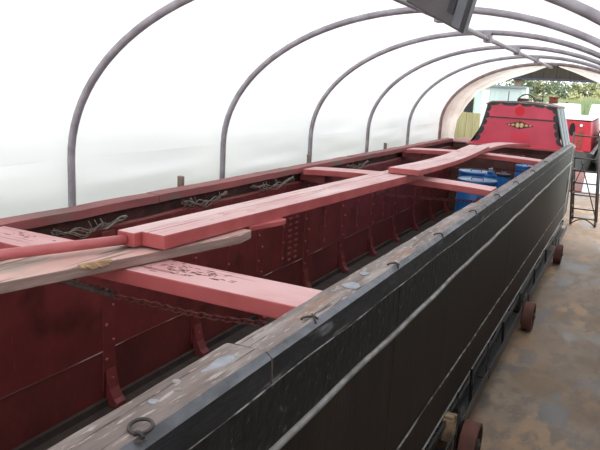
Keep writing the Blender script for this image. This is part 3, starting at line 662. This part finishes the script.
drum(-1.86, 9.62, .285, .96, 'large blue drum with pale lid behind the middle beam', blue_lid)
drum(-2.12, 10.80, .285, .95, 'blue drum with pale lid standing behind the large front drum', blue_lid)
drum(-1.66, 10.62, .115, .97, 'narrow blue drum with dusty brown lid before the dark crate', brown_lid)
drum(-1.40, 10.95, .14, 1.10, 'blue drum half hidden by the gunwale beside the dark crate', blue_lid)
jc = thing('jerrycan', (-1.71, 9.95, .5), 'tall blue plastic container standing between the large drum and the crate', 'jerrycan')
part('body', MB().box(-1.83, -1.68, 9.95, 10.18, .5, 1.50).box(-1.80, -1.71, 9.97, 10.15, 1.50, 1.55), blue_drum, jc, bevel=.02)
part('cap', MB().lathe([(0, .04), (.03, .04), (.03, 0)], (-1.755, 10.0, 1.55), n=12), white_paint, jc)
part('grip', MB().tube([(-1.755, 10.04, 1.54), (-1.755, 10.05, 1.59), (-1.755, 10.12, 1.59), (-1.755, 10.13, 1.54)], .012, 6), blue_drum, jc)
cr = thing('crate', (-1.68, 11.4, .5), 'dark brown slatted wooden crate standing behind the narrow drum', 'crate')
for z in lin(.53, 1.60, 9): part('slat', MB().box(-1.94, -1.50, 11.3, 11.32, z, z + .115), box_brown, cr)
part('crate_body', MB().box(-1.93, -1.51, 11.32, 11.7, .5, 1.70), box_brown, cr)

# ------------------------------------------------------------------ trolley
tr = thing('boat_trolley', (-1.9, 6, 0), 'black iron girder trolley on rusty red wheels carrying the narrowboat', 'trolley')
def channel(y0, y1, x0=-.885, x1=-.775, z0=.24, z1=.35):
    mb = MB().box(x0, x1, y0, y1, z0, z0 + .012).box(x0, x0 + .012, y0, y1, z0 + .012, z1).box(x1 - .012, x1, y0, y1, z0 + .012, z1)
    return mb
for y0, y1 in [(1.2, 4.15), (4.42, 5.45), (5.48, 7.40), (7.95, 11.0), (11.6, 13.2)]:
    part('girder', channel(y0, y1), iron_black, tr, bevel=.002)
    part('girder', channel(y0, y1, -3.06, -2.95), iron_black, tr)
for y in (2.4, 4.3, 6.2, 7.7, 9.6, 11.3, 13.0):
    part('cross_member', MB().box(-2.99, -.84, y - .05, y + .05, .352, .448), iron_black, tr)
wprof = [(0, -.062), (.045, -.062), (.045, -.035), (.12, -.03), (.14, -.058), (.160, -.058), (.165, -.05), (.160, .045), (.160, .055), (.14, .058), (.12, .03), (.05, .035), (.045, .065), (0, .065)]
wme = mesh_from(MB().lathe(wprof, (0, 0, 0), 'x', n=32, mif=lambda i: 0 if 4 <= i <= 8 else 1), 'wheel', (0, 0, 0), [wheel_red, tyre], 'auto')
hub = mesh_from(MB().lathe([(0, .075), (.022, .075), (.024, .065)], (0, 0, 0), 'x', n=10), 'hub_nut', (0, 0, 0), iron, False)
for (x, y) in [(-.705, 4.47), (-.73, 7.70), (-.74, 11.28), (-3.14, 4.53), (-3.14, 7.8), (-3.14, 11.33)]:
    w = shared('wheel', wme, tr, (x, y, .165))
    h_ = bpy.data.objects.new('hub_nut', hub); COL.objects.link(h_); h_.parent = w
    if x > -2:
        part('axle_box', MB().prism([(y - .14, .10), (y + .14, .10), (y + .14, .30), (y + .06, .42), (y - .06, .42), (y - .14, .30)], -.80, -.785, axis='x'), iron_black, tr, bevel=.003)

for y in (2.4, 4.53, 7.8, 11.33):
    part('axle', MB().tube([(-3.05, y, .165), (-.80, y, .165)], .02, 8), iron, tr)
part('chock', MB().box(-.862, -.79, 4.17, 4.31, .29, .45).box(-.858, -.792, 4.19, 4.25, .45, .475), yellow_block, tr, bevel=.006, label='pale orange timber packing block')
for (y, lean) in [(4.36, .05), (4.85, .03), (5.46, .06), (6.3, .03), (7.38, .04), (8.6, .04), (9.9, .03)]:
    part('upright_peg', MB().beam((-.80, y, .25), (-.83 + lean * .2, y + lean, .56 if y < 6 else .50), .012, .03), iron_black, tr)
part('side_rail', MB().beam((-.845, 1.2, .42), (-.845, 12.8, .42), .018, .05), iron_black, tr, bevel=.002)
for y in (1.5, 3.0): part('support_foot', MB().box(-.88, -.78, y - .05, y + .05, 0, .24), iron_black, tr)

# ------------------------------------------------------------------ floodlight hung from the first hoop in view
fl = thing('floodlight', (-.85, 2.95, 3.0), 'dark boxy floodlight hanging from the hoop at the top of the tunnel', 'floodlight')
T0 = Vector((-.683, 2.86, 2.903)); A = Vector((-.272, .03, .136)); B = Vector((.040, .0, .185)); D = Vector((0, .045, -.002))
def fbox(p, A_, B_, D_, m, name, **k):
    q = [p, p + D_, p + D_ + A_, p + A_]
    return part(name, MB().hexa([*q, *[v + B_ for v in q]]), m, fl, **k)
fbox(T0, A, B, D, lamp_m, 'housing', bevel=.006)
fbox(T0 + Vector((.004, -.006, -.002)), A * .05, B, D * 1.25, lamp_dark, 'rim')
fbox(T0 + A * .22 + B * .25 + Vector((0, -.008, 0)), A * .10, B * .9, D * .05, lamp_dark, 'vent_slot')
fbox(T0 + A * .06 + B * .04 + Vector((0, -.005, 0)), A * .14, B * .95, D * .03, lamp_glass, 'glass_edge')
part('bracket', MB().tube([(-.78, 2.90, 3.10), (-.78, 2.98, 3.19), (-.80, 3.22, 3.225)], .010, 8), iron, fl, smooth=True)

# ------------------------------------------------------------------ trestle steps by the hull end
ts = thing('trestle', (-.6, 15.4, 0), 'dark iron trestle steps standing on the floor past the end of the hull', 'trestle')
TL = lambda z: -.84 - .09 * z
TR_ = lambda z: -.34 - .085 * z
for f_ in (TL, TR_):
    part('leg', MB().tube([(f_(0), 15.2, .01), (f_(2), 15.2, 2.0 if f_ is TL else 1.93)], .022, 8), iron, ts, smooth=True)
    part('leg', MB().tube([(f_(0), 15.8, .01), (f_(1.4), 15.7, 1.5)], .022, 8), iron, ts, smooth=True)
for z in (1.45, 1.18, .92, .66, .36, .16):
    part('rung', MB().tube([(TL(z), 15.2, z), (TR_(z), 15.2, z)], .014, 8), iron, ts, smooth=True)
    part('side_rung', MB().tube([(TL(z), 15.2, z), (TL(z), 15.75, z)], .012, 6), iron, ts)
part('handrail', MB().tube([(TL(1.93), 15.2, 1.93), (TR_(1.93), 15.2, 1.92)], .016, 8), iron, ts, smooth=True)
part('brace', MB().tube([(-.80, 15.22, 1.40), (TR_(.2), 15.22, .20)], .012, 6), iron, ts)
part('brace', MB().tube([(-.74, 15.24, 1.34), (-.92, 15.24, .72)], .010, 6), iron, ts)
part('arched_stay', MB().tube([(-.83 + .47 * u, 15.18, .03 + .12 * math.sin(math.pi * u)) for u in lin(0, 1, 12)], .014, 6), iron, ts, smooth=True)
for x in (-.83, -.35):
    part('caster', MB().lathe([(0, -.02), (.06, -.02), (.065, 0), (.06, .02), (0, .02)], (x, 15.16, .066), 'x', n=16), tyre, ts, smooth=True)

# ------------------------------------------------------------------ beyond the tunnel: fence, hut, shed roof
fp = thing('fence_panel', (-3.9, 15.8, 0), 'mossy yellow-green upright board fence panel beside the pale hut', 'fence')
x = -4.12
for k in range(6):
    part('board', MB().box(x, x + .155, 15.8, 15.83, .02, 2.24 + random.uniform(-.01, .01)), fence_m, fp, bevel=.004); x += .162
part('rail', MB().box(-4.12, -3.15, 15.832, 15.88, 1.8, 1.9).box(-4.12, -3.15, 15.832, 15.88, .4, .5), fence_m, fp)
part('post', MB().box(-4.06, -3.97, 15.60, 15.69, 0, 2.05), black_post, label='black upright post in front of the mossy fence panel', cat='post', bevel=.005)
pc = thing('portable_cabin', (-2.9, 18, 0), 'pale blue-green hut with grey flat roof behind the red cabin', 'hut')
part('wall_panel', MB().box(-3.58, -2.44, 17.0, 17.06, .1, 2.88), porta_m, pc)
part('side_wall', MB().box(-2.50, -2.44, 17.06, 18.2, .1, 2.88).box(-3.58, -3.52, 17.06, 18.2, .1, 2.88), porta_m, pc)
part('flat_roof', MB().box(-3.66, -2.38, 16.9, 18.3, 2.88, 2.93), porta_trim, pc)
part('door', MB().box(-3.40, -3.22, 16.97, 16.999, .12, 2.80), white_paint, pc)
for xx in lin(-3.12, -2.52, 6): part('panel_rib', MB().box(xx, xx + .025, 16.985, 16.999, .12, 2.84), porta_m, pc)
part('skid_base', MB().box(-3.5, -2.5, 17.1, 18.1, 0, .1), porta_trim, pc)
part('corner_pole', MB().tube([(-2.30, 16.8, 0), (-2.30, 16.8, 2.90)], .02, 8), white_paint, smooth=True, label='thin white pole at the corner of the pale hut', cat='pole')
part('tall_panel', MB().box(-3.86, -3.66, 17.2, 17.3, 0, 2.74), black_post, label='narrow black upright board between fence panel and pale hut', cat='board')
sh = thing('shed_roof', (-1.6, 19, 0), 'dark gabled open shed roof beyond the tunnel mouth', 'shed')
for k in range(22):
    x0 = -5.2 + k * .33; x1 = x0 + .322
    def zt(x): return 3.28 + 1.2 * max(0, 1 - abs(x + 1.7) / 3.7)
    part('gable_board', MB().hexa([(x0, 19, 3.16), (x1, 19, 3.16), (x1, 19.03, 3.16), (x0, 19.03, 3.16), (x0, 19, zt(x0)), (x1, 19, zt(x1)), (x1, 19.03, zt(x1)), (x0, 19.03, zt(x0))]), shed_dark, sh)
part('gable_backing', MB().prism([(-5.2, 3.16), (2.0, 3.16), (2.0, 3.2), (-1.7, 4.40), (-5.2, 3.2)], 19.035, 19.05), shed_dark, sh)
part('tie_beam', MB().box(-5.3, 2.1, 18.93, 19.06, 3.14, 3.19), shed_beam, sh, bevel=.004)
part('roof_slope', MB().hexa([(-5.5, 18.8, 3.22), (-1.7, 18.8, 4.50), (-1.7, 26, 4.50), (-5.5, 26, 3.22), (-5.5, 18.8, 3.27), (-1.7, 18.8, 4.55), (-1.7, 26, 4.55), (-5.5, 26, 3.27)]), shed_dark, sh)
part('roof_slope', MB().hexa([(-1.7, 18.8, 4.50), (2.2, 18.8, 3.22), (2.2, 26, 3.22), (-1.7, 26, 4.50), (-1.7, 18.8, 4.55), (2.2, 18.8, 3.27), (2.2, 26, 3.27), (-1.7, 26, 4.55)]), shed_dark, sh)
for (xx, yy) in ((-5.2, 19.1), (1.7, 19.1), (-5.2, 25.8), ):
    part('post', MB().box(xx - .08, xx + .08, yy - .07, yy + .09, -.5, 3.25), brick_m, sh)
part('post', MB().box(-2.98, -2.79, 19.07, 19.25, 0.0, 3.16), brick_m, sh, label='brown post standing up behind the hut roof')

# ------------------------------------------------------------------ boats on the water
pt = thing('punt', (.2, 24, -.4), 'flat white-decked punt with a rusty red side strip lying against the dock edge', 'boat')
part('hull', MB().hexa([(-1.30, 21.3, -.5), (1.7, 21.3, -.5), (1.7, 26.6, -.5), (-1.50, 26.6, -.5), (-1.38, 21.05, -.02), (1.8, 21.05, -.02), (1.8, 27.0, -.02), (-1.62, 27.0, -.02)]), rust_brown, pt, bevel=.02)
part('deck', MB().hexa([(-.98, 21.1, -.02), (1.75, 21.1, -.02), (1.75, 26.9, -.02), (-1.20, 26.9, -.02), (-.98, 21.1, .01), (1.75, 21.1, .01), (1.75, 26.9, .01), (-1.20, 26.9, .01)]), white_paint, pt)
part('gunwale_strip', MB().hexa([(-1.38, 21.1, -.02), (-.99, 21.1, -.02), (-1.21, 26.9, -.02), (-1.62, 26.9, -.02), (-1.38, 21.1, .015), (-.99, 21.1, .015), (-1.21, 26.9, .015), (-1.62, 26.9, .015)]), rust_brown, pt)
rb = thing('moored_narrowboat', (-2.2, 36, -.4), 'red moored narrowboat with black window seen end-on beyond the dock', 'boat')
def hl(x0, x1, y0, y1, z0, z1, nose):
    mb = MB(); xm = (x0 + x1) / 2; S_ = []
    for u in lin(0, 1, 9):
        y = y0 - nose + nose * u; w = (x1 - x0) / 2 * math.sin(u * math.pi / 2) ** .7 + .03; S_.append((xm, w, y, z1 + .25 * (1 - u)))
    S_.append((xm, (x1 - x0) / 2, y1, z1))
    vs = []
    for xm_, w, y, zt in S_: vs += [(xm_ - w * .8, y, z0), (xm_ + w * .8, y, z0), (xm_ + w, y, zt), (xm_ - w, y, zt)]
    fs = []
    for i in range(len(S_) - 1):
        for e in range(4): e2 = (e + 1) % 4; fs.append((i * 4 + e, i * 4 + e2, (i + 1) * 4 + e2, (i + 1) * 4 + e))
    fs += [(0, 1, 2, 3), tuple(len(S_) * 4 - 4 + e for e in (3, 2, 1, 0))]
    return mb.add(vs, fs)
part('hull', hl(-3.1, -1.25, 31.8, 43, -.5, .35, 2.0), hull_black, rb, smooth='auto')
part('cabin', MB().hexa([(-2.95, 33, .36), (-1.40, 33, .36), (-1.40, 42, .36), (-2.95, 42, .36), (-2.82, 33, 1.80), (-1.55, 33, 1.72), (-1.55, 42, 1.72), (-2.82, 42, 1.80)]), boat_red, rb, bevel=.03)
part('roof', MB().box(-2.86, -1.50, 32.95, 42, 1.80, 1.86), white_paint, rb)
part('window', MB().prism([(-2.32 + .13 * math.cos(t), 1.35 + .30 * math.sin(t)) for t in lin(0, 2 * math.pi, 17)[:-1]], 32.97, 32.999), dark_glass, rb)
part('door', MB().box(-2.02, -1.82, 32.975, 32.999, .5, 1.3), rust_brown, rb)
part('headlamp', MB().lathe([(0, -.05), (.06, -.04), (.07, 0)], (-1.95, 32.97, 1.55), 'y', n=12), white_paint, rb)
part('fore_deck', MB().box(-2.7, -1.7, 31.2, 32.9, .35, .40), rust_brown, rb)
cu = thing('cabin_cruiser', (-.2, 35, -.4), 'pale cream cabin cruiser with blue tinted windows moored beside the red boat', 'boat')
part('hull', hl(-1.20, 1.6, 34.6, 42, .42, 1.05, 2.4), pale_hull, cu, smooth='auto')
part('lower_hull', hl(-1.16, 1.55, 34.8, 42, -.5, .42, 2.2), hull_black, cu, smooth='auto')
part('superstructure', MB().hexa([(-1.06, 34.8, 1.06), (1.4, 34.8, 1.06), (1.4, 40, 1.06), (-1.06, 40, 1.06), (-.94, 35.6, 2.35), (1.2, 35.6, 2.35), (1.2, 40, 2.35), (-.94, 40, 2.35)]), pale_hull, cu, bevel=.05)
part('window', MB().hexa([(-.94, 34.99, 1.45), (1.2, 34.99, 1.45), (1.2, 35.02, 1.45), (-.94, 35.02, 1.45), (-.85, 35.42, 2.22), (1.1, 35.42, 2.22), (1.1, 35.45, 2.22), (-.85, 35.45, 2.22)]), blue_glass, cu)
part('window', MB().hexa([(-1.05, 35.5, 1.5), (-.99, 35.5, 1.5), (-.99, 39.5, 1.5), (-1.05, 39.5, 1.5), (-.97, 35.8, 2.2), (-1.20, 35.8, 2.2), (-1.20, 39.5, 2.2), (-.97, 39.5, 2.2)]), blue_glass, cu)
part('arch_rail', MB().tube([(-1.25 + 1.1 * u, 34.3, 1.0 + 1.25 * math.sin(u * math.pi / 2) ** .55) for u in lin(0, 1, 12)], .025, 6), black_paint, cu, smooth=True)
part('fender', MB().lathe([(0, 0), (.12, .05), (.13, .3), (.12, .55), (0, .6)], (-1.0, 33.2, .25), n=12), tyre, cu, smooth=True)
part('fender', MB().lathe([(0, 0), (.12, .05), (.13, .3), (.12, .55), (0, .6)], (-.6, 32.6, .25), n=12), tyre, cu, smooth=True)
part('rubbing_band', MB().box(-1.24, -1.20, 34.6, 42, .72, .84), iron_black, cu)
for k, (x0, x1, y0, y1, zt, lab) in enumerate([(-5.4, -2.75, 44.4, 49, 2.45, 'white cruiser with flat deck beyond the red moored boat'), (-2.6, .6, 44.6, 49.2, 2.5, 'white cruiser with a long low roof behind the cream cruiser')]):
    wb = thing('white_cruiser', ((x0 + x1) / 2, y0, -.4), lab, 'boat', 'white cruisers moored along the bank')
    part('hull', hl(x0, x1, y0 + 1, y1, -.5, 1.15, 1.4), white_paint, wb, smooth='auto')
    part('coachroof', MB().hexa([(x0 + .12, y0 + 1.2, 1.15), (x1 - .12, y0 + 1.2, 1.15), (x1 - .12, y1 - .8, 1.15), (x0 + .12, y1 - .8, 1.15), (x0 + .3, y0 + 1.9, zt), (x1 - .3, y0 + 1.9, zt), (x1 - .3, y1 - .8, zt), (x0 + .3, y1 - .8, zt)]), white_paint, wb, bevel=.08)
    part('window_band', MB().hexa([(x0 + .5, y0 + 1.42, 1.55), (x1 - .5, y0 + 1.42, 1.55), (x1 - .5, y0 + 1.45, 1.55), (x0 + .5, y0 + 1.45, 1.55), (x0 + .6, y0 + 1.68, 1.95), (x1 - .6, y0 + 1.68, 1.95), (x1 - .6, y0 + 1.70, 1.95), (x0 + .6, y0 + 1.70, 1.95)]), blue_glass, wb)
    part('roof_vent', MB().lathe([(.0, .12), (.08, .1), (.1, 0)], ((x0 + x1) / 2 + .2, y0 + 3, zt), n=12), iron_black, wb, smooth=True)
    part('mast', MB().tube([((x0 + x1) / 2 - .4, y0 + 2.6, zt), ((x0 + x1) / 2 - .4, y0 + 2.6, zt + .35)], .03, 6), white_paint, wb)

# ------------------------------------------------------------------ reeds and trees
def reeds(name, n, xr, yr, hr, m, label, seed, hf=lambda x: 1):
    rnd = random.Random(seed); mb = MB()
    for _ in range(n):
        x = rnd.uniform(*xr); y = rnd.uniform(*yr); z = bank(x, y)[2] - .05; h = rnd.uniform(*hr) * hf(x) * (.95 + .05 * math.sin(x * 1.9)); w = rnd.uniform(.03, .07)
        dx = rnd.uniform(-.25, .25); dy = rnd.uniform(-.2, .2); ang = rnd.uniform(-.7, .7); wx, wy = w * math.cos(ang), w * math.sin(ang)
        mb.add([(x - wx, y - wy, z), (x + wx, y + wy, z), (x + wx * .7 + dx * .5, y + wy * .7 + dy * .5, z + h * .65), (x - wx * .7 + dx * .5, y - wy * .7 + dy * .5, z + h * .65), (x + dx, y + dy, z + h)], [(0, 1, 2, 3), (3, 2, 4)])
    part(name, mb, m, label=label, cat='reeds', kind='stuff', recalc=False)
reeds('reeds', 12000, (-18, 9), (50, 55.9), (1.9, 2.5), reed_m, 'dense green reeds growing along the water edge behind the boats', 3)
reeds('reeds', 12000, (-18, 11), (56.1, 60), (2.0, 2.75), reed_y, 'taller straw coloured reeds behind the green ones', 4, lambda x: .78 + .22 * min(1, max(0, (x + 6.5) / 2.5)))
def tree(x, y, h, r, m, label, seed, group='trees and bushes beyond the reeds'):
    rnd = random.Random(seed); z0 = bank(x, y)[2]
    t = thing('tree', (x, y, z0), label, 'tree', group)
    tk = MB().tube([(x, y, z0 - .05), (x + .05, y, z0 + h * .3), (x + .1, y, z0 + h * .65)], [.12 * h / 4, .09 * h / 4, .05 * h / 4], 7)
    for k in range(5):
        a_ = k * 1.3; tk.tube([(x + .05, y, z0 + h * (.25 + .07 * k)), (x + r * .6 * math.cos(a_), y + r * .6 * math.sin(a_), z0 + h * (.5 + .07 * k))], [.03, .015], 5)
    part('trunk', tk, bark, t, smooth=True)
    mb = MB(); cl = [(rnd.uniform(-.62, .62) * r, rnd.uniform(-.5, .5) * r, h * rnd.uniform(.3, .85), r * rnd.uniform(.3, .5)) for _ in range(13)]
    for cx_, cy_, cz_, cr_ in cl:
        for _ in range(170):
            d = Vector((rnd.gauss(0, 1), rnd.gauss(0, 1), rnd.gauss(0, 1))).normalized() * cr_ * rnd.uniform(.55, 1.0)
            p = Vector((x + cx_ + d.x, y + cy_ + d.y, z0 + min(cz_ + d.z * .8, h * 1.02))); s_ = rnd.uniform(.06, .13) * (r / 2 + .3)
            q1 = Vector((rnd.gauss(0, 1), rnd.gauss(0, 1), rnd.gauss(0, 1))).normalized() * s_; q2 = q1.cross(Vector((rnd.gauss(0, 1), rnd.gauss(0, 1), rnd.gauss(0, 1)))).normalized() * s_ * .8
            mb.add([p - q1, p + q2 * .8, p + q1, p - q2 * .8], [(0, 1, 2, 3)])
    part('crown', mb, m, t, recalc=False)
T = [(-21.5, 117, 5.6, 3.4, leaf_a, 'grey-green tree in the far treeline behind the white pole'), (-13.8, 118, 5.3, 3.2, leaf_c, 'olive tree in the far treeline over the hose'), (-7.0, 117, 5.6, 3.4, leaf_c, 'olive tree in the far treeline over the chimney'), (-28.5, 118, 5.6, 3.4, leaf_a, 'grey-green tree in the far treeline over the hut roof'),
     (-17.0, 116, 6.4, 3.6, leaf_a, 'grey-green tree above the chimney with the rounded top'),
     (-10.2, 116, 5.6, 3.4, leaf_a, 'grey-green tree just right of the rounded one over the roof hose'),
     (-9.2, 61.5, 2.6, 1.3, leaf_c, 'yellow-green bush in the open field above the roof hose'),
     (-6.9, 61.5, 2.7, 1.2, leaf_c, 'small olive bush next to the yellow-green field bush'),
     (-12.8, 68, 2.5, 1.4, leaf_c, 'low olive bush behind the white pole of the hut'),
     (-4.6, 61.8, 3.3, 1.5, leaf_b, 'yellow-green willow over the red moored boat'),
     (-2.2, 62, 3.7, 1.6, leaf_b, 'tallest yellow-green willow over the cream cruiser'),
     (.8, 62, 3.9, 1.8, leaf_c, 'olive willow beside the tallest yellow-green one'),
     (-3.0, 118, 6.0, 3.5, leaf_a, 'grey-green tree far behind the willows'),
     (-24.5, 114, 6.2, 3.6, leaf_c, 'olive tree behind the pale hut'),
     (-32.5, 114, 6.6, 3.7, leaf_a, 'grey-green tree over the mossy fence panel')]
for k, q in enumerate(T): tree(*q, seed=20 + k)
